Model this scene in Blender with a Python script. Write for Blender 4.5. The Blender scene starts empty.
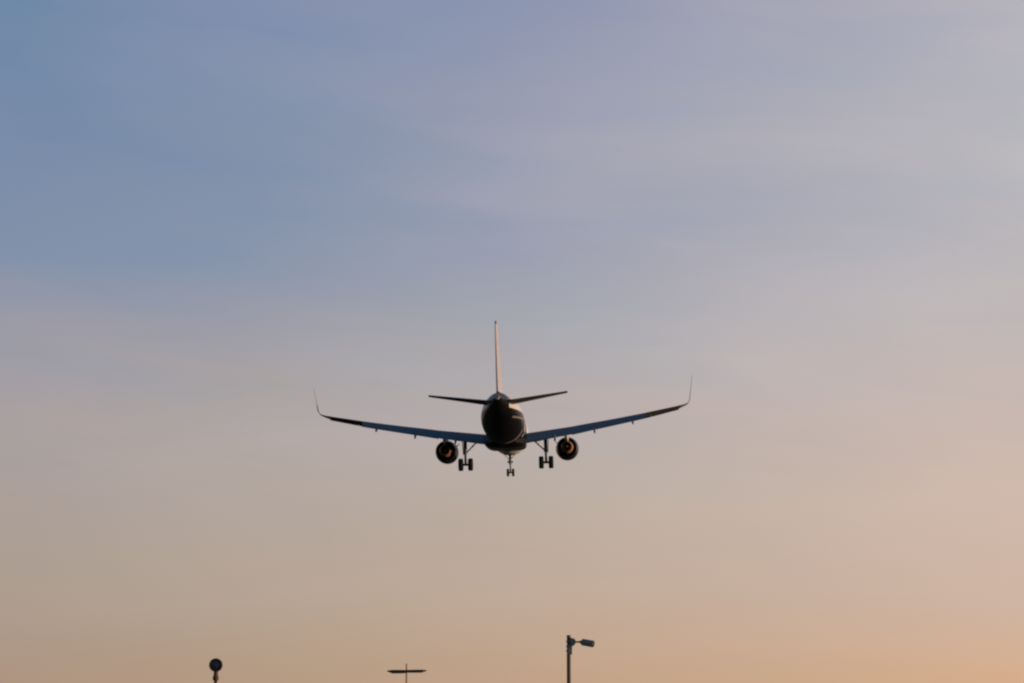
import bpy, bmesh, math, random
from mathutils import Vector, Matrix
random.seed(7)
R = math.radians
sc = bpy.context.scene
COL = sc.collection

# ------------------------------------------------------------------ camera, sky, sun, exposure
EYE, CAM_ELEV, FPX = 1.6, 9.0, 2690.0          # eye height (m), upward tilt (deg), focal length in pixels of a 1024 px frame
cam_d = bpy.data.cameras.new('camera'); cam = bpy.data.objects.new('camera', cam_d); COL.objects.link(cam)
cam.location = (0, 0, EYE); cam.rotation_euler = (R(90 + CAM_ELEV), 0, 0)
cam_d.sensor_width = 36; cam_d.lens = FPX / 1024 * 36
cam_d.clip_start = 0.1; cam_d.clip_end = 60000
sc.camera = cam
sc.view_settings.view_transform = 'Standard'; sc.view_settings.look = 'None'
sc.view_settings.exposure = 0; sc.view_settings.gamma = 1; sc.view_settings.use_curve_mapping = False
sc.cycles.pixel_filter_type = 'BLACKMAN_HARRIS'; sc.cycles.filter_width = 2.3   # the photograph is a little soft
SUN_AZ, SUN_EL = 95.0, 0.8                    # degrees clockwise from the viewing direction (+Y), and above the horizon
SUN_STRENGTH = 3.0
SKY_STRENGTH = 0.1
SKY_GAIN = 3.4                                 # clear evening sky seen through the thin cloud veil


def lin(c):
    return tuple(((v / 255) / 12.92 if v / 255 <= .04045 else ((v / 255 + .055) / 1.055) ** 2.4) for v in c)


def build_world():
    w = bpy.data.worlds.new('World'); sc.world = w; w.use_nodes = True
    nt = w.node_tree; N = nt.nodes; L = nt.links; N.clear()

    def node(t, **k):
        n = N.new(t)
        for a, b in k.items(): setattr(n, a, b)
        return n

    def val(sock, v):
        if hasattr(v, 'links'): L.new(v, sock)
        else: sock.default_value = v

    def m(op, a, b=0.0, c=0.0, clamp=False):
        n = node('ShaderNodeMath', operation=op, use_clamp=clamp)
        val(n.inputs[0], a); val(n.inputs[1], b)
        if len(n.inputs) > 2: val(n.inputs[2], c)
        return n.outputs[0]

    def mapr(v, a, b, c, d, smooth=False):
        n = node('ShaderNodeMapRange', interpolation_type='SMOOTHSTEP' if smooth else 'LINEAR')
        val(n.inputs['Value'], v)
        for s, x in zip(('From Min', 'From Max', 'To Min', 'To Max'), (a, b, c, d)): n.inputs[s].default_value = x
        return n.outputs['Result']

    def mix(f, a, b):
        n = node('ShaderNodeMix', data_type='RGBA')
        val(n.inputs[0], f); val(n.inputs[6], a); val(n.inputs[7], b)
        return n.outputs[2]

    sky = node('ShaderNodeTexSky', sky_type='NISHITA'); sky.sun_disc = False
    sky.sun_elevation = R(SUN_EL); sky.sun_rotation = R(SUN_AZ)
    sky.altitude = 50; sky.air_density = 1.0; sky.dust_density = 1.2; sky.ozone_density = 2.0
    tc = node('ShaderNodeTexCoord'); sep = node('ShaderNodeSeparateXYZ'); L.new(tc.outputs['Generated'], sep.inputs[0])
    x, y, z = sep.outputs
    az = m('MULTIPLY', m('ARCTAN2', x, y), 180 / math.pi)       # degrees, 0 = +Y, positive to the right (towards the sun)
    el = m('MULTIPLY', m('ARCSINE', z), 180 / math.pi)
    # a thin veil of high cloud: long soft streaks that shift the tones of the evening sky about
    comb = node('ShaderNodeCombineXYZ')
    L.new(m('ADD', m('MULTIPLY', az, 1 / 9.0), m('MULTIPLY', el, 1 / 16.0)), comb.inputs[0])
    L.new(m('ADD', m('MULTIPLY', el, 1 / 2.6), m('MULTIPLY', az, 1 / 40.0)), comb.inputs[1])
    n1 = node('ShaderNodeTexNoise'); n1.inputs['Scale'].default_value = 1.0; n1.inputs['Detail'].default_value = 3
    n1.inputs['Roughness'].default_value = .45; n1.inputs['Distortion'].default_value = .6; L.new(comb.outputs[0], n1.inputs['Vector'])
    comb2 = node('ShaderNodeCombineXYZ')
    L.new(m('MULTIPLY', az, 1 / 14.0), comb2.inputs[0]); L.new(m('MULTIPLY', el, 1 / 7.0), comb2.inputs[1]); comb2.inputs[2].default_value = 17.81
    n2 = node('ShaderNodeTexNoise'); n2.inputs['Scale'].default_value = 1.0; n2.inputs['Detail'].default_value = 2
    L.new(comb2.outputs[0], n2.inputs['Vector'])
    comb3 = node('ShaderNodeCombineXYZ')
    L.new(m('ADD', m('MULTIPLY', az, 1 / 7.0), m('MULTIPLY', el, 1 / 9.0)), comb3.inputs[0])
    L.new(m('ADD', m('MULTIPLY', el, 1 / 1.1), m('MULTIPLY', az, 1 / 18.0)), comb3.inputs[1]); comb3.inputs[2].default_value = 27.43
    n3 = node('ShaderNodeTexNoise'); n3.inputs['Scale'].default_value = 1.0; n3.inputs['Detail'].default_value = 4
    n3.inputs['Roughness'].default_value = .5; n3.inputs['Distortion'].default_value = 1.0; L.new(comb3.outputs[0], n3.inputs['Vector'])
    d3 = m('SUBTRACT', n3.outputs['Fac'], .5)
    comb.inputs[2].default_value = 12.09
    d1 = m('SUBTRACT', n1.outputs['Fac'], .5); d2 = m('SUBTRACT', n2.outputs['Fac'], .5)
    calm = mapr(el, 3, 9, .25, 1, True)                          # streaks die out towards the horizon haze
    el_s = m('ADD', el, m('MULTIPLY', m('ADD', m('MULTIPLY', d1, 3.0), m('MULTIPLY', d2, 2.0)), calm))
    az_s = m('ADD', az, m('MULTIPLY', m('ADD', m('MULTIPLY', d1, 8.0), m('MULTIPLY', d2, 9.0)), calm))

    ELMAX = 40.0
    t = m('DIVIDE', m('MAXIMUM', el_s, 0.0), ELMAX, clamp=True)

    def ramp(stops):
        n = node('ShaderNodeValToRGB'); cr = n.color_ramp; cr.interpolation = 'EASE'
        cr.interpolation = 'LINEAR'
        while len(cr.elements) > 1: cr.elements.remove(cr.elements[-1])
        first = True
        for e, c in stops:
            q = cr.elements[0] if first else cr.elements.new(e / ELMAX)
            q.position = e / ELMAX; q.color = (*lin(c), 1); first = False
        L.new(t, n.inputs[0]); return n.outputs[0]
    left = ramp([(0.0, (176, 146, 124)), (1.9, (173, 149, 130)), (3.55, (173, 157, 144)), (5.7, (170, 159, 154)), (7.6, (165, 158, 160)), (9.0, (155, 154, 166)),
                 (10.8, (131, 145, 169)), (12.7, (120, 139, 168)), (16.1, (110, 136, 167)), (24, (84, 112, 152)), (40, (52, 80, 124))])
    midleft = ramp([(0.0, (186, 152, 127)), (1.9, (182, 156, 133)), (3.55, (182, 164, 149)), (5.7, (178, 166, 159)), (7.6, (173, 164, 161)), (9.7, (151, 154, 168)),
                    (11.0, (134, 148, 171)), (12.5, (130, 145, 170)), (14.4, (129, 145, 172)), (16.1, (129, 143, 173)), (24, (94, 118, 155)), (40, (55, 82, 125))])
    mid = ramp([(0.0, (196, 160, 132)), (1.9, (191, 162, 137)), (3.55, (192, 170, 154)), (5.7, (186, 173, 163)), (7.6, (181, 171, 170)), (9.0, (171, 170, 176)),
                (10.8, (158, 160, 177)), (12.7, (157, 160, 178)), (16.1, (143, 150, 176)), (24, (104, 122, 158)), (40, (58, 84, 126))])
    right = ramp([(0.0, (220, 172, 134)), (1.9, (213, 174, 142)), (3.55, (206, 180, 163)), (5.7, (207, 185, 172)), (7.6, (200, 183, 176)), (9.0, (192, 182, 180)),
                  (10.8, (189, 184, 187)), (12.7, (187, 185, 189)), (16.1, (179, 177, 188)), (24, (126, 136, 164)), (40, (64, 88, 130))])
    veil = mix(mapr(az_s, -10.7, -5.35, 0, 1), left, mix(mapr(az_s, -5.35, 0, 0, 1), midleft, mix(mapr(az_s, 0, 10.7, 0, 1), mid, right)))
    tint = node('ShaderNodeCombineXYZ')         # the streaks are faintly pink against bluer gaps
    for i_, k_ in enumerate((.19, .06, -.03)): L.new(m('ADD', 1.0, m('MULTIPLY', m('MULTIPLY', m('ADD', d3, m('MULTIPLY', d1, .6)), k_), calm)), tint.inputs[i_])
    vt = node('ShaderNodeVectorMath', operation='MULTIPLY'); L.new(veil, vt.inputs[0]); L.new(tint.outputs[0], vt.inputs[1]); veil = vt.outputs[0]
    sc_ = node('ShaderNodeVectorMath', operation='SCALE'); L.new(veil, sc_.inputs[0]); sc_.inputs['Scale'].default_value = 1.025 / SKY_STRENGTH
    wgt = m('MULTIPLY', mapr(el, 18, 45, .97, 0, True), mapr(m('ABSOLUTE', az), 35, 90, 1, 0, True))
    air_ = node('ShaderNodeVectorMath', operation='SCALE'); L.new(sky.outputs[0], air_.inputs[0]); air_.inputs['Scale'].default_value = SKY_GAIN
    col = mix(wgt, air_.outputs[0], sc_.outputs[0])
    bg = node('ShaderNodeBackground'); bg.inputs['Strength'].default_value = SKY_STRENGTH
    L.new(col, bg.inputs['Color'])
    out = node('ShaderNodeOutputWorld'); L.new(bg.outputs[0], out.inputs['Surface'])


build_world()
sun_d = bpy.data.lights.new('sun', 'SUN'); sun_o = bpy.data.objects.new('sun', sun_d); COL.objects.link(sun_o)
sun_d.energy = SUN_STRENGTH; sun_d.angle = R(.5); sun_d.color = (1, .66, .44)
sdir = Vector((math.sin(R(SUN_AZ)) * math.cos(R(SUN_EL)), math.cos(R(SUN_AZ)) * math.cos(R(SUN_EL)), math.sin(R(SUN_EL))))
sun_o.rotation_euler = sdir.to_track_quat('Z', 'Y').to_euler(); sun_o.location = sdir * 300

# ------------------------------------------------------------------ helpers


def mat(name, base, rough=.5, metal=0.0, coat=0.0, var=.12, scale=3.0, spec=.5, bump=0.0):
    """Principled material whose colour and roughness are broken up by noise."""
    m_ = bpy.data.materials.new(name); m_.use_nodes = True
    nt = m_.node_tree; b = nt.nodes['Principled BSDF']; L = nt.links
    b.inputs['Roughness'].default_value = rough; b.inputs['Metallic'].default_value = metal
    b.inputs['Coat Weight'].default_value = coat; b.inputs['Coat Roughness'].default_value = .08
    b.inputs['Specular IOR Level'].default_value = spec
    tc = nt.nodes.new('ShaderNodeTexCoord'); n = nt.nodes.new('ShaderNodeTexNoise')
    n.inputs['Scale'].default_value = scale; n.inputs['Detail'].default_value = 6; n.inputs['Roughness'].default_value = .6
    L.new(tc.outputs['Object'], n.inputs['Vector'])
    r = nt.nodes.new('ShaderNodeValToRGB')
    r.color_ramp.elements[0].position = .3; r.color_ramp.elements[1].position = .7
    r.color_ramp.elements[0].color = (*[c * (1 - var) for c in base], 1); r.color_ramp.elements[1].color = (*[min(1, c * (1 + var)) for c in base], 1)
    L.new(n.outputs['Fac'], r.inputs[0]); L.new(r.outputs[0], b.inputs['Base Color'])
    mr = nt.nodes.new('ShaderNodeMapRange'); mr.inputs['To Min'].default_value = max(.03, rough - .1); mr.inputs['To Max'].default_value = min(1, rough + .1)
    L.new(n.outputs['Fac'], mr.inputs['Value']); L.new(mr.outputs[0], b.inputs['Roughness'])
    if bump:
        bp = nt.nodes.new('ShaderNodeBump'); bp.inputs['Strength'].default_value = bump; bp.inputs['Distance'].default_value = .02
        L.new(n.outputs['Fac'], bp.inputs['Height']); L.new(bp.outputs[0], b.inputs['Normal'])
    return m_


def build(name, bm, mats, parent=None, smooth=True, angle=35):
    bmesh.ops.remove_doubles(bm, verts=bm.verts, dist=1e-5)
    bmesh.ops.recalc_face_normals(bm, faces=bm.faces)
    me = bpy.data.meshes.new(name); bm.to_mesh(me); bm.free()
    for q in (mats if isinstance(mats, (list, tuple)) else [mats]): me.materials.append(q)
    if smooth:
        me.polygons.foreach_set('use_smooth', [True] * len(me.polygons)); me.set_sharp_from_angle(angle=R(angle))
    o = bpy.data.objects.new(name, me); COL.objects.link(o)
    if parent: o.parent = parent
    return o


def thing(name, label, cat, loc=(0, 0, 0), group=None):
    o = bpy.data.objects.new(name, None); COL.objects.link(o); o.location = loc
    o.empty_display_size = .3
    o['label'] = label; o['category'] = cat
    if group: o['group'] = group
    return o


def loft(bm, rings, cap0=True, cap1=True, mi=0, closed=True):
    vs = [[bm.verts.new(p) for p in r] for r in rings]
    for a, b in zip(vs, vs[1:]):
        n = len(a)
        for i in range(n if closed else n - 1):
            f = bm.faces.new((a[i], a[(i + 1) % n], b[(i + 1) % n], b[i])); f.material_index = mi
    if cap0: bm.faces.new(vs[0]).material_index = mi
    if cap1: bm.faces.new(vs[-1]).material_index = mi


def frame(d):
    d = Vector(d).normalized(); u = d.orthogonal().normalized(); return d, u, d.cross(u)


def lathe(bm, prof, o, d, n=24, mi=0, cap0=True, cap1=True):
    """prof: (distance along d, radius)"""
    d, u, v = frame(d); o = Vector(o)
    loft(bm, [[o + d * t + (u * math.cos(2 * math.pi * i / n) + v * math.sin(2 * math.pi * i / n)) * max(r, 1e-4) for i in range(n)] for t, r in prof], cap0, cap1, mi)


def tube(bm, a, b, r0, r1=None, n=12, mi=0):
    a = Vector(a); b = Vector(b); lathe(bm, [(0, r0), ((b - a).length, r0 if r1 is None else r1)], a, b - a, n, mi)


def box(bm, c, s, rot=None, bev=0.0, mi=0):
    M = Matrix.Translation(c) @ (rot.to_4x4() if rot else Matrix()) @ Matrix.Diagonal((*s, 1))
    g = bmesh.ops.create_cube(bm, size=1, matrix=M)
    if bev:
        es = list({e for v in g['verts'] for e in v.link_edges})
        g2 = bmesh.ops.bevel(bm, geom=es, offset=bev, segments=2, affect='EDGES', clamp_overlap=True)
    return g


# ------------------------------------------------------------------ materials
def airframe_paint():
    """white upper body, dark blue belly and tail cone; the line sweeps up towards the tail"""
    m_ = bpy.data.materials.new('white and dark blue airframe paint'); m_.use_nodes = True
    nt = m_.node_tree; b = nt.nodes['Principled BSDF']; L = nt.links; N = nt.nodes
    tc = N.new('ShaderNodeTexCoord'); s = N.new('ShaderNodeSeparateXYZ'); L.new(tc.outputs['Object'], s.inputs[0])
    up = N.new('ShaderNodeMapRange'); up.interpolation_type = 'SMOOTHSTEP'
    for k, v in (('From Min', -15.4), ('From Max', -17.0), ('To Min', .5), ('To Max', 2.2)): up.inputs[k].default_value = v
    L.new(s.outputs[1], up.inputs['Value'])
    fw = N.new('ShaderNodeMapRange'); fw.interpolation_type = 'SMOOTHSTEP'
    for k, v in (('From Min', -5.0), ('From Max', 3.0), ('To Min', 0), ('To Max', -3.6)): fw.inputs[k].default_value = v
    L.new(s.outputs[1], fw.inputs['Value'])
    sm = N.new('ShaderNodeMath'); L.new(up.outputs[0], sm.inputs[0]); L.new(fw.outputs[0], sm.inputs[1])
    d = N.new('ShaderNodeMath'); d.operation = 'SUBTRACT'; L.new(s.outputs[2], d.inputs[0]); L.new(sm.outputs[0], d.inputs[1])
    st = N.new('ShaderNodeMapRange'); st.inputs['From Min'].default_value = -.01; st.inputs['From Max'].default_value = .01; L.new(d.outputs[0], st.inputs['Value'])
    n = N.new('ShaderNodeTexNoise'); n.inputs['Scale'].default_value = .9; n.inputs['Detail'].default_value = 6
    mp = N.new('ShaderNodeMapping'); mp.inputs['Scale'].default_value = (1, .25, 1); L.new(tc.outputs['Object'], mp.inputs[0]); L.new(mp.outputs[0], n.inputs['Vector'])
    r1 = N.new('ShaderNodeValToRGB'); r2 = N.new('ShaderNodeValToRGB')
    for r, a, c in ((r1, (.0035, .004, .007), (.006, .006, .010)), (r2, (.62, .62, .62), (.76, .76, .75))):
        r.color_ramp.elements[0].position = .3; r.color_ramp.elements[1].position = .65
        r.color_ramp.elements[0].color = (*a, 1); r.color_ramp.elements[1].color = (*c, 1); L.new(n.outputs['Fac'], r.inputs[0])
    mx = N.new('ShaderNodeMix'); mx.data_type = 'RGBA'; L.new(st.outputs[0], mx.inputs[0]); L.new(r1.outputs[0], mx.inputs[6]); L.new(r2.outputs[0], mx.inputs[7])
    def mth(op, p, q):
        k = N.new('ShaderNodeMath'); k.operation = op
        for i_, v_ in enumerate((p, q)):
            if hasattr(v_, 'links'): L.new(v_, k.inputs[i_])
            else: k.inputs[i_].default_value = v_
        return k.outputs[0]
    # a slim paler streak low on the right rear flank, on that side only
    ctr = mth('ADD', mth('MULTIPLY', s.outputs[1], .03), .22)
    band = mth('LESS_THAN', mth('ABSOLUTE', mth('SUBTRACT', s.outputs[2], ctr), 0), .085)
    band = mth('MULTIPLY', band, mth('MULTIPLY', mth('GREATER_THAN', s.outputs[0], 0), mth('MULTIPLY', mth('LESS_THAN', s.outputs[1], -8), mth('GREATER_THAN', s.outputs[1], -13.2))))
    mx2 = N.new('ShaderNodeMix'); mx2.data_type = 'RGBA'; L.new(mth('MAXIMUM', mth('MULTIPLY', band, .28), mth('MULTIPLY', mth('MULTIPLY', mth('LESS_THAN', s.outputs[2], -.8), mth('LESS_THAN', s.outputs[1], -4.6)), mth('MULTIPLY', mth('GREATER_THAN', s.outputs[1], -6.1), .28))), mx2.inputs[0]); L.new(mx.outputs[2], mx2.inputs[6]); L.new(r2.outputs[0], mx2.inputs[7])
    L.new(mx2.outputs[2], b.inputs['Base Color'])
    rr = N.new('ShaderNodeMapRange'); rr.inputs['To Min'].default_value = .32; rr.inputs['To Max'].default_value = .52; L.new(n.outputs['Fac'], rr.inputs['Value'])
    L.new(rr.outputs[0], b.inputs['Roughness']); b.inputs['Specular IOR Level'].default_value = .3; b.inputs['Coat Weight'].default_value = .05; b.inputs['Coat Roughness'].default_value = .12
    return m_


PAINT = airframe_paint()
FIN = mat('pale fin paint', (.50, .50, .54), .5, coat=.05)
TIP = mat('grey winglet paint', (.27, .27, .29), .5)
BELLY = mat('dark matt belly paint', (.008, .008, .010), .6, spec=.25)
SLAT = mat('shade darkened slat colour', (.035, .03, .028), .55, var=.2)  # base darkened so slats and ailerons read as shadowed undersides
PIPE = mat('bare bright pipe steel', (.75, .72, .68), .45, metal=.3)
NAVY = mat('dark blue nacelle paint', (.010, .010, .016), .45, coat=.1, spec=.3)
GREY = mat('grey wing paint', (.17, .175, .185), .45, var=.15, scale=1.2)  # light grey lowered to carry the shade under wings and tailplane
FLAP = mat('flap paint tinted sky blue', (.135, .20, .285), .5, var=.15, scale=1.6, spec=.3)  # blue of the overhead sky light mixed into the flaps' grey
METAL = mat('core cowl metal tinted sun orange', (.42, .22, .12), .45, metal=.3, var=.2, scale=4)  # orange base colour holds the low sun's glint on the engine cores
GEAR = mat('grey gear steel', (.10, .10, .105), .5, metal=.2, var=.25, scale=6)
RUBBER = mat('tyre rubber', (.012, .012, .013), .8, scale=8)
DARK = mat('sooty interior', (.012, .012, .012), .8)
POLE = mat('weathered dark galvanised steel', (.135, .115, .105), .7, var=.12, scale=2, spec=.2)
RUST = mat('brown painted mast steel', (.13, .085, .055), .75, var=.12, scale=2, spec=.2)
MAST = mat('mast colour with baked sunlight', (.42, .29, .20), .75, var=.12, scale=2, spec=.2)  # lightened and warmed for the evening sun striking the mast
HOUSING = mat('grey camera housing enamel', (.27, .255, .265), .5, var=.1, scale=3, spec=.3)
LENS = mat('dark blue lamp glass', (.07, .062, .11), .3, coat=.2, spec=.3, var=.3)
BLACK = mat('dark brown black enamel', (.06, .042, .032), .6, var=.2, scale=3, spec=.3)
CONC = mat('concrete', (.28, .27, .25), .9, var=.2, scale=4, bump=.4)

# ------------------------------------------------------------------ ground
def ground():
    m_ = bpy.data.materials.new('airfield grass'); m_.use_nodes = True
    nt = m_.node_tree; b = nt.nodes['Principled BSDF']; L = nt.links; N = nt.nodes
    tc = N.new('ShaderNodeTexCoord')
    a = N.new('ShaderNodeTexNoise'); a.inputs['Scale'].default_value = .03; a.inputs['Detail'].default_value = 8
    c = N.new('ShaderNodeTexNoise'); c.inputs['Scale'].default_value = 2.5; c.inputs['Detail'].default_value = 8
    L.new(tc.outputs['Object'], a.inputs['Vector']); L.new(tc.outputs['Object'], c.inputs['Vector'])
    mx = N.new('ShaderNodeMath'); mx.operation = 'MULTIPLY'; L.new(a.outputs['Fac'], mx.inputs[0]); L.new(c.outputs['Fac'], mx.inputs[1])
    r = N.new('ShaderNodeValToRGB'); r.color_ramp.elements[0].position = .12; r.color_ramp.elements[1].position = .42
    r.color_ramp.elements[0].color = (.022, .030, .012, 1); r.color_ramp.elements[1].color = (.085, .085, .035, 1)
    L.new(mx.outputs[0], r.inputs[0]); L.new(r.outputs[0], b.inputs['Base Color']); b.inputs['Roughness'].default_value = .95
    b.inputs['Specular IOR Level'].default_value = .1
    bp = N.new('ShaderNodeBump'); bp.inputs['Strength'].default_value = .6; bp.inputs['Distance'].default_value = .08
    L.new(c.outputs['Fac'], bp.inputs['Height']); L.new(bp.outputs[0], b.inputs['Normal'])
    bm = bmesh.new(); bmesh.ops.create_grid(bm, x_segments=24, y_segments=24, size=20000)
    g = build('ground', bm, m_, smooth=False); g['kind'] = 'structure'


ground()

# ------------------------------------------------------------------ airliner
# built in its own frame: x right, y forward, z up, origin on the body axis 18 m behind the nose (station s = 18 - y)
air = thing('airliner', 'twin engine passenger jet on final approach, seen from behind, landing gear and flaps lowered', 'airliner')
cl = Vector((-0.664, 257.73, -8.055))
Rc = Matrix.Rotation(R(CAM_ELEV), 3, 'X')
Ra = Rc @ Matrix.Rotation(R(-1.835), 3, 'Z') @ Matrix.Rotation(R(-5.917), 3, 'X') @ Matrix.Rotation(R(-1.811), 3, 'Y')
air.matrix_world = Matrix.Translation(Vector((0, 0, EYE)) + Rc @ cl) @ Ra.to_4x4()
P3 = lambda x, s, z: Vector((x, 18 - s, z))


def interp(tab, s):
    for a, b in zip(tab, tab[1:]):
        if a[0] <= s <= b[0]:
            f = (s - a[0]) / (b[0] - a[0]); return [p + (q - p) * f for p, q in zip(a[1:], b[1:])]
    return list((tab[0] if s < tab[0][0] else tab[-1])[1:])


FUS = [(0, -.74, -.80, .03), (.12, -.5, -1.02, .27), (.5, -.08, -1.32, .66), (1.0, .28, -1.53, 1.0), (1.6, .62, -1.7, 1.28), (2.4, 1.25, -1.85, 1.55), (3.2, 1.72, -1.97, 1.74),
       (4.2, 1.97, -2.04, 1.88), (5.4, 2.06, -2.07, 1.96), (6.5, 2.07, -2.07, 1.975), (24.0, 2.07, -2.07, 1.975), (25.5, 2.07, -1.99, 1.965), (27, 2.07, -1.76, 1.92),
       (28.5, 2.06, -1.42, 1.80), (30, 2.03, -1.02, 1.63), (31.5, 1.98, -.60, 1.40), (33, 1.90, -.18, 1.12), (34.5, 1.78, .22, .82), (35.8, 1.62, .55, .54), (36.7, 1.47, .76, .36), (37.35, 1.34, .90, .23)]


def fus_ring(s, n=56, dr=0):
    t, b, w = interp(FUS, s); c = (t + b) / 2; h = (t - b) / 2
    return [P3((w + dr) * math.sin(2 * math.pi * i / n), s, c + (h + dr) * math.cos(2 * math.pi * i / n)) for i in range(n)]


bm = bmesh.new()
st = sorted(set([f[0] for f in FUS] + [7 + k for k in range(17)] + [24.7, 26.2, 27.7, 29.2, 30.7, 32.2, 33.7, 35.2, 36.3]))
loft(bm, [fus_ring(s) for s in st], True, True)
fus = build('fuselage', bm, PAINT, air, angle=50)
bm = bmesh.new()      # tail pipe of the small power unit in the tail cone
lathe(bm, [(0, .215), (.34, .19), (.345, .14), (.05, .12)], P3(0, 37.33, 1.12), (0, -1, .04), 20)
build('exhaust_pipe', bm, PIPE, fus)
bm = bmesh.new(); box(bm, P3(0, 9.5, 2.2), (.03, .5, .34)); build('antenna', bm, GREY, fus)

# belly fairing
bm = bmesh.new(); rings = []
for s, hw, zb, zt in ((11.0, 1.2, -2.02, -1.7), (12.0, 1.75, -2.07, -1.3), (13.2, 1.88, -2.10, -1.2), (15, 1.95, -2.13, -1.1), (17.0, 1.97, -2.16, -1.1), (18.0, 1.98, -2.17, -1.1), (19.5, 1.98, -2.19, -1.15), (20.6, 1.9, -2.2, -1.25), (21.8, 1.6, -2.12, -1.4), (22.8, 1.1, -2.0, -1.7)):
    n = 40; c = (zb + zt) / 2; h = (zt - zb) / 2; r_ = []
    for i in range(n):
        a = 2 * math.pi * i / n; ca, sa = math.cos(a), math.sin(a); e = .55
        r_.append(P3(hw * math.copysign(abs(sa) ** e, sa), s, c + h * math.copysign(abs(ca) ** e, ca)))
    rings.append(r_)
loft(bm, rings)
for f in bm.faces:
    if f.calc_center_median().y > 0.2: f.material_index = 1
build('belly_fairing', bm, [BELLY, GREY], air, angle=50)


def foil(t, umax=1.0, n=12, camber=.015):
    """closed airfoil outline as (u, v) fractions of chord, cut off at umax"""
    th = lambda u: 5 * t * (.2969 * math.sqrt(u) - .126 * u - .3516 * u * u + .2843 * u ** 3 - .1036 * u ** 4)
    cm = lambda u: camber * 4 * u * (1 - u)
    us = [umax * .5 * (1 - math.cos(math.pi * k / n)) for k in range(n + 1)]
    up = [(u, cm(u) + th(u)) for u in us]; lo = [(u, cm(u) - th(u)) for u in us]
    e = .0012
    if umax >= 1: up[-1] = (1, e); lo[-1] = (1, -e)
    return up[::-1] + lo[1:]


LE = lambda x: 12.1 + (x - 1.975) * .514
TE = lambda x: (18.55 - (x - 1.975) * .06) if x < 6.4 else 18.285 + (x - 6.4) * .283
ZW = lambda x: -1.08 + .145 * (x - 2) + .15 * (max(0, x - 2) / 15) ** 2
TK = lambda x: .14 - .04 * min(1, x / 17)
CF = lambda x: (1.5 - (x - 1.975) * .05) if x < 6.4 else 1.28 - (x - 6.4) * .052      # flap chord
S0, S1, S2 = 2.0, 13.55, 16.55
TW = lambda x: .10 * min(1, max(0, (x - 8) / 5.5))          # washout: the leading edge sits lower towards the tip


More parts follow.
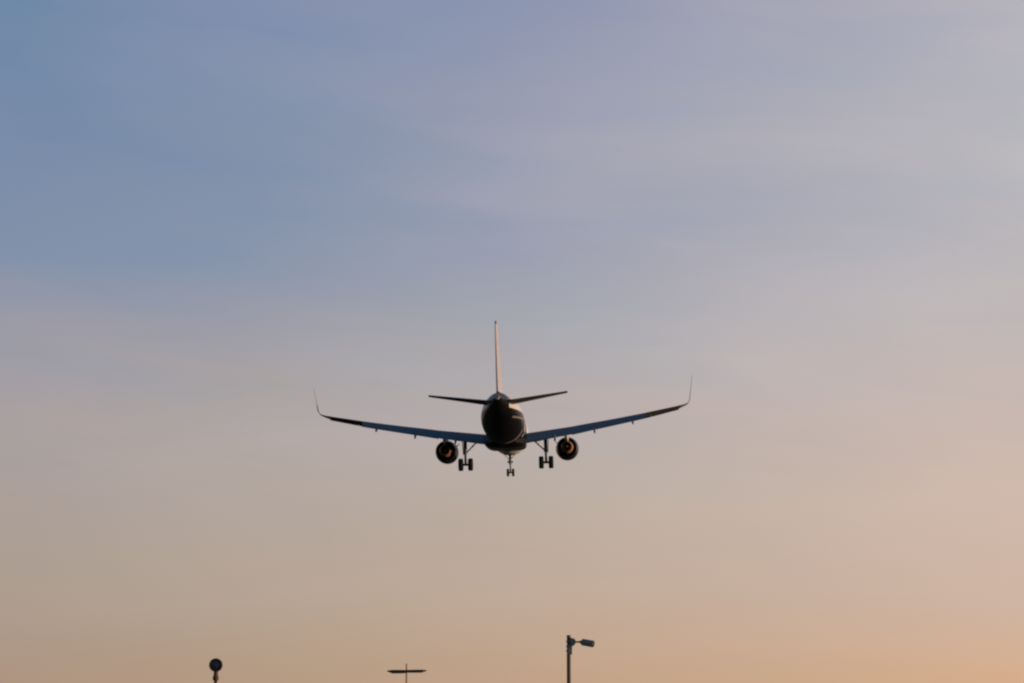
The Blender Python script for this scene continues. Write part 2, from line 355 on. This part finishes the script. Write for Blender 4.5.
def wing(sg):
    def sec(x, umax): 
        c = TE(x) - LE(x); return [P3(sg * x, LE(x) + u * c, ZW(x) + v * c - TW(x) * (1 - u) * c) for u, v in foil(TK(x), umax)]
    bm = bmesh.new()
    xs = [.8, 2, 3, 4, 5, 6.4, 7.5, 8.7, 10, 11.3, 12.5, S1]
    loft(bm, [sec(x, 1 - .72 * CF(x) / (TE(x) - LE(x))) for x in xs])
    loft(bm, [sec(x, .76) for x in (S1 + .003, 14.5, 15.5, S2)])
    loft(bm, [sec(x, 1.0) for x in (S2 + .003, 16.65, 16.752)])
    w = build('wing', bm, GREY, air)
    # upturned wing tip
    bm = bmesh.new(); rings = []
    z0 = ZW(16.75); rad = 1.05; a0 = math.atan(.145 + .02); a1 = R(83)
    path = []
    px_, pz_, a = 16.75, z0, a0; path.append((px_, pz_, a))
    for k in range(1, 15):      # gentle upward sweep, then a tight bend into the upright fin
        a2 = a0 + (R(19) - a0) * k / 5 if k <= 5 else R(19) + (a1 - R(19)) * (k - 5) / 9
        d = .115 if k <= 5 else .062
        px_ += d * math.cos((a + a2) / 2); pz_ += d * math.sin((a + a2) / 2); a = a2; path.append((px_, pz_, a))
    xe, ze, _ = path[-1]; hgt = 3.88 - ze
    for k in range(1, 6): path.append((xe + hgt * k / 5 / math.tan(a1), ze + hgt * k / 5, a1))
    ln = 0; prev = path[0]
    tot = sum(math.hypot(b[0] - a[0], b[1] - a[1]) for a, b in zip(path, path[1:]))
    c0 = TE(16.75) - LE(16.75)
    for p in path:
        ln += math.hypot(p[0] - prev[0], p[1] - prev[1]); prev = p; f = ln / tot
        c = c0 + (.52 - c0) * f ** .85; le = LE(16.75) + 2.2 * f ** 1.15
        nx, nz = -math.sin(p[2]), math.cos(p[2])
        rings.append([P3(sg * (p[0] + nx * v * c), le + u * c, p[1] + nz * v * c - TW(17) * (1 - u) * c * max(0, 1 - f * 3)) for u, v in foil(.068 - .026 * f)])
    loft(bm, rings); build('winglet', bm, TIP, w)
    # flaps lowered, inboard and outboard of the kink
    def flap(x0, x1, ang, name='flap', k=1.05, n=6, drop=.35, mt=FLAP):
        bm = bmesh.new(); rings = []
        for i in range(n + 1):
            x = x0 + (x1 - x0) * i / n; cf = CF(x); c = TE(x) - LE(x)
            u = 1 - .70 * cf / c; th = 5 * TK(x) * (.2969 * math.sqrt(u) - .126 * u - .3516 * u * u + .2843 * u ** 3 - .1036 * u ** 4) * c
            s0 = LE(x) + u * c; zz = ZW(x) + .015 * 4 * u * (1 - u) * c + th * .25 - TW(x) * (1 - u) * c
            ca, sa = math.cos(R(ang)), math.sin(R(ang)); ch = cf * k
            rings.append([P3(sg * x, s0 + ca * p * ch + sa * q * ch, zz - sa * p * ch + ca * q * ch) for p, q in foil(.15, 1, 10, .03)])
        loft(bm, rings); return build(name, bm, mt, w)
    flap(S0 + .02, 6.372, 35, k=.95); flap(6.38, S1 - .02, 35, n=8)
    # leading edge slats, extended forward and down
    for x0, x1 in ((2.6, 5.2), (6.3, 8.8), (8.83, 11.4), (11.43, 14.0), (14.03, 16.62)):
        bm = bmesh.new(); rings = []
        for i in range(4):
            x = x0 + (x1 - x0) * i / 3; c = TE(x) - LE(x); ch = .27 * c ** .75; a_ = R(36); ca, sa = math.cos(a_), math.sin(a_)
            s0 = LE(x) + .10 * c; zz = ZW(x) + .052 * c - TW(x) * .9 * c
            rings.append([P3(sg * x, s0 - ca * (1 - p) * ch - sa * q * ch, zz - sa * (1 - p) * ch + ca * q * ch) for p, q in foil(.20, 1, 10, .06)])
        loft(bm, rings); build('slat', bm, SLAT, w)
    bm = bmesh.new(); rings = []
    for i in range(5):      # aileron, drooped a little
        x = S1 + .06 + (S2 - S1 - .1) * i / 4; c = TE(x) - LE(x); ca, sa = math.cos(R(4)), math.sin(R(4)); ch = .27 * c
        s0 = LE(x) + .745 * c; zz = ZW(x) + .01 * c - TW(x) * .25 * c
        rings.append([P3(sg * x, s0 + ca * p * ch + sa * q * ch, zz - sa * p * ch + ca * q * ch) for p, q in foil(.16, 1, 10)])
    loft(bm, rings); build('aileron', bm, SLAT, w)
    for x in (4.75, 8.55, 12.2):   # canoe shaped flap track fairings under the wing, tails drooped with the flap
        bm = bmesh.new(); rings = []
        c = TE(x) - LE(x); L_ = 2.6 if x < 10 else 2.1
        for k in range(11):
            f = k / 10; r = .19 * (math.sin(math.pi * (.04 + .76 * f)) ** .6)
            s = TE(x) - 1.7 + L_ * f; zc = ZW(x) - .44 * (.9 - .15 * (x / 12)) - max(0, f - .4) ** 1.1 * (.95 if x < 10 else .75)
            rings.append([P3(sg * x + r * .6 * math.cos(a), s, zc + r * 1.1 * math.sin(a)) for a in [2 * math.pi * i / 12 for i in range(12)]])
        loft(bm, rings); build('flap_track_fairing', bm, GREY, w)
    return w


for sg in (-1, 1): wing(sg)

# tail surfaces
bm = bmesh.new(); rings = []
FT = lambda f: (29.4 + 5.15 * f, 35.35 + 1.5 * f, 1.55 + 6.53 * f)
for f in (0, .12, .3, .5, .7, .85, .96, 1.0):
    le, te, z = FT(f); c = te - le; ct = .70
    rings.append([P3(v * c, le + u * c, z) for u, v in foil(.095, ct, 12, 0)])
loft(bm, rings); fin = build('tail_fin', bm, FIN, air)
bm = bmesh.new(); rings = []
for f in (.045, .3, .6, .95):
    le, te, z = FT(f); c = te - le; h = 5 * .095 * .0455
    ou = [(.705, h * .9), (.72, h), (.85, h * .5), (1, .002), (1, -.002), (.85, -h * .5), (.72, -h), (.705, -h * .9)]
    rings.append([P3(v * c * 2.0 if 0 else v * c * 1.6, le + u * c, z) for u, v in ou])
loft(bm, rings); build('rudder', bm, FIN, fin)


def tailplane(sg):
    bm = bmesh.new(); rings = []
    T = lambda f: (.35 + 5.87 * f, 31.4 + 3.0 * f, 35.25 + .5 * f, .95 + .68 * f)
    for f in (0, .15, .4, .7, .95, 1.0):
        x, le, te, z = T(f); c = te - le
        rings.append([P3(sg * x, le + u * c, z + v * c) for u, v in foil(.125, .72, 12, -.005)])
    loft(bm, rings); t = build('tailplane', bm, GREY, air)
    bm = bmesh.new(); rings = []
    for f in (.16, .5, .97):
        x, le, te, z = T(f); c = te - le; h = .028
        ou = [(.724, h * .8), (.74, h), (1, .002), (1, -.002), (.74, -h), (.724, -h * .8)]
        rings.append([P3(sg * x, le + u * c, z + v * c + (.72 - u) * c * .03) for u, v in ou])
    loft(bm, rings); build('elevator', bm, GREY, t)


for sg in (-1, 1): tailplane(sg)


def engine(sg):
    X, Z = 5.87 * sg - .03, -2.08
    o = P3(X, 11.4, Z); d = Vector((0, -1, 0)).normalized()
    bm = bmesh.new()       # fan cowl, outside and inside in one closed skin
    lathe(bm, [(1.2, .86), (.5, .86), (.12, .90), (.03, .94), (0, .98), (.05, 1.02), (.2, 1.06), (.7, 1.10), (1.5, 1.12), (2.3, 1.10), (3.0, 1.05), (3.55, .985), (3.9, .935), (3.905, .915), (3.3, .93), (2.4, .92), (1.9, .90)], o, d, 40, cap0=True, cap1=True)
    e = build('engine', bm, NAVY, air)
    bm = bmesh.new(); lathe(bm, [(2.2, .60), (3.3, .66), (3.9, .63), (4.6, .55), (5.1, .485), (5.105, .46), (4.6, .45), (4.0, .43)], o, d, 36); build('core_cowl', bm, METAL, e)
    bm = bmesh.new(); lathe(bm, [(4.05, .25), (4.5, .24), (4.9, .18), (5.2, .09), (5.3, .01)], o, d, 28); build('exhaust_cone', bm, SLAT, e)
    bm = bmesh.new()       # fan blades and spinner at the front
    lathe(bm, [(.45, .01), (.6, .12), (.9, .27), (1.0, .28)], o, d, 20)
    for k in range(24):
        M = Matrix.Rotation(2 * math.pi * k / 24, 3, 'Y')
        q = [Vector((.26, -1.02, -.05)), Vector((.26, -.85, .03)), Vector((.85, -.82, .13)), Vector((.85, -1.04, -.02))]
        bm.faces.new([bm.verts.new(o + M @ p) for p in q])
    build('fan', bm, GEAR, e)
    bm = bmesh.new()       # pylon
    prof = [(12.5, -1.06, .06), (13.0, -.98, .17), (14.2, -.72, .22), (16.2, -.78, .22), (17.6, -.95, .12), (18.0, -1.05, .03)]
    bot = [(12.5, -1.14), (13.0, -1.25), (14.2, -1.4), (16.2, -1.62), (17.2, -1.45), (18.0, -1.15)]
    rings = []
    for (s, z, w_), (sb, zb) in zip(prof, bot):
        rings.append([P3(X - w_, s, z), P3(X + w_, s, z), P3(X + w_, sb, (z + zb) / 2), P3(X + w_ * .6, sb, zb), P3(X - w_ * .6, sb, zb), P3(X - w_, sb, (z + zb) / 2)])
    loft(bm, rings); build('pylon', bm, FIN, e)
    bm = bmesh.new()       # vortex strake on the inboard side of the cowl
    vs = [bm.verts.new(o + d * t + Vector((-sg * a, 0, b))) for t, a, b in ((.9, .98, .55), (2.1, .97, .56), (2.1, 1.28, .80), (1.6, 1.2, .74))]
    f = bm.faces.new(vs); g = bmesh.ops.extrude_face_region(bm, geom=[f]); bmesh.ops.translate(bm, vec=(0, 0, .03), verts=[v for v in g['geom'] if isinstance(v, bmesh.types.BMVert)])
    build('strake', bm, NAVY, e, smooth=False)


for sg in (-1, 1): engine(sg)


def wheel(parent, c, r, w):
    bm = bmesh.new(); o = Vector(c) - Vector((w / 2, 0, 0)); k = r * .57
    lathe(bm, [(w * .16, k), (w * .06, k * 1.15), (0, r * .80), (.05 * w, r * .92), (.2 * w, r * .99), (.5 * w, r), (.8 * w, r * .99), (.95 * w, r * .92), (w, r * .80), (w * .94, k * 1.15), (w * .84, k)], o, (1, 0, 0), 32, 0, False, False)
    lathe(bm, [(w * .16, k), (w * .2, k * .9), (w * .35, k * .4), (w * .22, k * .3), (w * .22, .001)], o, (1, 0, 0), 32, 1, False, True)
    lathe(bm, [(w * .84, k), (w * .8, k * .9), (w * .65, k * .4), (w * .78, k * .3), (w * .78, .001)], o, (1, 0, 0), 32, 1, False, True)
    return build('wheel', bm, [RUBBER, GEAR], parent)


def main_gear(sg):
    x, s, za = 3.86 * sg - .03, 17.72, -3.62
    bm = bmesh.new()
    tube(bm, P3(x, s - .1, -1.05), P3(x, s, -2.55), .18, .17, 16); tube(bm, P3(x, s, -2.55), P3(x, s, -2.62), .19, .19, 16)
    tube(bm, P3(x, s, -2.6), P3(x, s, za + .02), .115, .115, 16)
    lathe(bm, [(0, .1), (.12, .16), (.26, .1)], P3(x, s, za + .14), (0, 0, -1), 16)
    tube(bm, P3(x - .40, s, za), P3(x + .40, s, za), .11, .11, 14)
    for a, b in (((0, .13, -2.72), (0, .42, -3.1)), ((0, .42, -3.1), (0, .13, -3.5))):      # scissor links
        for q in (-.07, .07): tube(bm, P3(x + q, s + a[1], a[2]), P3(x + q * .5, s + b[1], b[2]), .035, .03, 8)
    g = build('landing_gear', bm, GEAR, air)
    bm = bmesh.new(); xi = x - sg * 1.42
    tube(bm, P3(x - sg * .08, s, -2.5), P3((x + xi) / 2, s - .05, -1.88), .07, .06, 10); tube(bm, P3((x + xi) / 2, s - .05, -1.88), P3(xi, s - .1, -1.2), .06, .075, 10)
    lathe(bm, [(0, .09), (.18, .09)], P3((x + xi) / 2, s + .04, -1.88), (0, 1, 0), 10)
    build('side_brace', bm, GEAR, g)
    bm = bmesh.new(); box(bm, P3(x + sg * .24, s - .15, -1.95), (.05, .85, 1.45), Matrix.Rotation(R(3 * sg), 3, 'Y'), .015); build('gear_door', bm, GREY, g)
    for q in (-.465, .465): wheel(g, P3(x + q, s, za), .60, .46)


for sg in (-1, 1): main_gear(sg)
bm = bmesh.new(); s, za = 5.07, -3.80
tube(bm, P3(0, s + .25, -1.9), P3(0, s + .05, -2.95), .13, .125, 14); tube(bm, P3(0, s + .05, -2.95), P3(0, s, za), .085, .08, 12)
tube(bm, P3(-.2, s, za), P3(.2, s, za), .075, .075, 12)
tube(bm, P3(0, s + .2, -2.5), P3(0, s - 1.1, -1.95), .05, .05, 8)
for a, b in (((.1, -2.95), (.36, -3.2)), ((.36, -3.2), (.08, -3.55))): tube(bm, P3(0, s + a[0], a[1]), P3(0, s + b[0], b[1]), .06, .04, 8)
tube(bm, P3(-.24, s + .12, -2.72), P3(.24, s + .12, -2.72), .03, .03, 8)
lathe(bm, [(0, .14), (.12, .14)], P3(0, s + .05, -2.97), (0, 0, 1), 14)
ng = build('landing_gear', bm, GEAR, air); ng['label'] = 'single central nose landing gear'
for q in (-1, 1):
    wheel(ng, P3(q * .26, s, za), .39, .25)
    bm = bmesh.new(); lathe(bm, [(0, .04), (.05, .09), (.16, .10), (.17, .09)], P3(q * .20, s + .12, -2.72), (0, 1, 0), 14); build('landing_light', bm, GEAR, ng)
    bm = bmesh.new(); box(bm, P3(q * .36, s + .9, -2.25), (.04, 1.3, .85), Matrix.Rotation(R(42 * q), 3, 'Y'), .01); build('gear_door', bm, FIN, ng)

# ------------------------------------------------------------------ posts on the airfield
def at(px, py, y):
    """world x, z of the point at forward distance y that the photograph shows at pixel (px, py)"""
    d = Rc @ Vector(((px - 512) / FPX, 1, -(py - 341.5) / FPX)); k = y / d.y
    return d.x * k, EYE + d.z * k


def footing(t, r):
    bm = bmesh.new(); lathe(bm, [(-.3, r * 2.6), (.1, r * 2.6), (.13, r * 2.45)], (0, 0, 0), (0, 0, 1), 24); build('footing', bm, CONC, t)
    bm = bmesh.new(); box(bm, (0, 0, .145), (r * 3.4, r * 3.4, .025), None, .004)
    for a in range(4): lathe(bm, [(0, .018), (.04, .018)], (r * 1.35 * (1 if a % 2 else -1), r * 1.35 * (1 if a > 1 else -1), .155), (0, 0, 1), 6)
    build('base_plate', bm, POLE, t)


# round lamp on a short post
Y = 70.0; u = Y / math.cos(R(3)) / FPX * 1.0
x, zc = at(216.0, 665.2, Y)
t = thing('floodlight_post', 'round dark lamp head on a post, leftmost of the three posts along the bottom edge', 'floodlight', (x, Y, 0))
pr = .043
bm = bmesh.new(); tube(bm, (0, 0, .13), (0, 0, zc - .29), pr * 1.1, pr, 20); build('pole', bm, RUST, t); footing(t, .055)
bm = bmesh.new()
lathe(bm, [(0, .045), (.02, .075), (.10, .08), (.13, .06), (.2, .055), (.235, .045)], (0, 0, zc - .40), (0, 0, 1), 20)
box(bm, (0, .02, zc - .21), (.11, .05, .10), None, .01)
build('collar', bm, RUST, t)
bm = bmesh.new()           # drum shaped head, its glass towards the camera
tl = Vector((.02, -1, .02)).normalized(); hc = Vector((0, 0, zc))
lathe(bm, [(-.20, .03), (-.19, .07), (-.13, .13), (-.05, .165), (.03, .174), (.075, .174), (.08, .168), (.08, .142), (.05, .138), (.02, .13)], hc, tl, 40)
hd = build('lamp_head', bm, BLACK, t)
bm = bmesh.new(); lathe(bm, [(.035, .134), (.05, .132), (.066, .09), (.072, .04), (.073, .001)], hc, tl, 36); build('lens', bm, LENS, hd)

# slim mast with a crossbar
Y = 180.0
x, zt = at(406.6, 664.0, Y); xl, zl = at(387.0, 671.2, Y); xr, zr = at(426.6, 670.8, Y)
t = thing('crossbar_mast', 'slim brown mast with a dark horizontal crossbar near its top', 'mast', (x, Y, 0))
bm = bmesh.new(); tube(bm, (0, 0, .13), (0, 0, zt), .07, .05, 16); lathe(bm, [(0, .052), (.02, .05), (.03, .02)], (0, 0, zt - .005), (0, 0, 1), 16); build('mast', bm, MAST, t); footing(t, .09)
for sg, xe, ze, hh in ((-1, xl - x, zl, .22), (1, xr - x, zr, .17)):
    bm = bmesh.new(); zb = (zl + zr) / 2; rings = []
    for f, a, b in ((.03, .07, -.08), (.3, .075, -.088), (.72, .08, -.088), (.86, .06, -.05), (1.0, .035, -.01)):
        k = hh / .125; zz = zb + (ze - zb) * f; xx = xe * f
        rings.append([(xx, -.11, zz + a * .8), (xx, -.09, zz + a), (xx, .09, zz + a), (xx, .11, zz + a * .8), (xx, .10, zz + b * k), (xx, -.10, zz + b * k)])
    loft(bm, rings); build('crossbar', bm, BLACK, t, angle=25)
bm = bmesh.new(); box(bm, (0, 0, (zl + zr) / 2 - .01), (.16, .2, .13), None, .012); build('clamp', bm, RUST, t)

# surveillance camera on a tall post
Y = 90.0; px = 1 / FPX * Y * 1.0
x, zt = at(568.7, 635.2, Y)
H = lambda py: at(568.7, py, Y)[1]
XX = lambda p: (p - 568.7) * px
t = thing('camera_post', 'tall grey post carrying a tube shaped surveillance camera on a side arm', 'camera post', (x, Y, 0))
bm = bmesh.new(); tube(bm, (0, 0, .13), (0, 0, H(636.2)), .072, .066, 20); lathe(bm, [(0, .072), (.03, .072), (.045, .04)], (0, 0, H(636.4)), (0, 0, 1), 20); build('pole', bm, POLE, t); footing(t, .07)
bm = bmesh.new()           # clamp block with three straps
box(bm, (.035, -.005, (H(645) + H(654.6)) / 2), (.15, .19, H(645) - H(654.6)), None, .015)
for p in (641.5, 646.5, 651): lathe(bm, [(0, .088), (.05, .088)], (0, 0, H(p) - .02), (0, 0, 1), 20)
build('clamp', bm, HOUSING, t)
bm = bmesh.new()           # angular wall box on the side of the post
q = [(570.2, 637.6), (574.3, 638.6), (575.6, 640.5), (575.4, 643.6), (573.2, 646.0), (570.2, 646.2)]
loft(bm, [[(XX(a), yy, H(b)) for a, b in q] for yy in (-.09, .09)])
bmesh.ops.bevel(bm, geom=list(bm.edges), offset=.008, segments=1, affect='EDGES')
br = build('bracket', bm, HOUSING, t, angle=25)
bm = bmesh.new(); tube(bm, (XX(575.2), 0, H(642.0)), (XX(581.2), 0, H(641.9)), .028, .026, 12); lathe(bm, [(0, .045), (.07, .045)], (XX(579.2), 0, H(641.9)), (1, 0, 0), 12); build('arm', bm, POLE, t)
a = Vector((XX(581.2), 0, H(642.2))); b = Vector((XX(593.4), -.16, H(644.6))); ax = (b - a); ln = ax.length
bm = bmesh.new(); lathe(bm, [(0, .06), (.015, .09), (.05, .1), (ln * .93, .105), (ln * .95, .10), (ln * .95, .085), (ln * .9, .08)], a, ax, 28); ch = build('camera', bm, HOUSING, t)
bm = bmesh.new(); rings = []     # sun hood: an open shell over the top of the housing, reaching past the lens
axn = ax.normalized(); side = axn.cross(Vector((0, 0, 1))).normalized(); upv = side.cross(axn).normalized()
for tt in (.04, ln * .965):
    arc = [R(-38 + 256 * k / 20) for k in range(21)]
    rings.append([a + axn * tt + (side * math.cos(q) + upv * math.sin(q)) * .123 for q in arc] + [a + axn * tt + (side * math.cos(q) + upv * math.sin(q)) * .114 for q in reversed(arc)])
loft(bm, rings); build('hood', bm, HOUSING, ch)
bm = bmesh.new(); lathe(bm, [(ln * .90, .08), (ln * .952, .108), (ln * .965, .10), (ln * .965, .001)], a, ax, 24); build('lens', bm, DARK, ch)
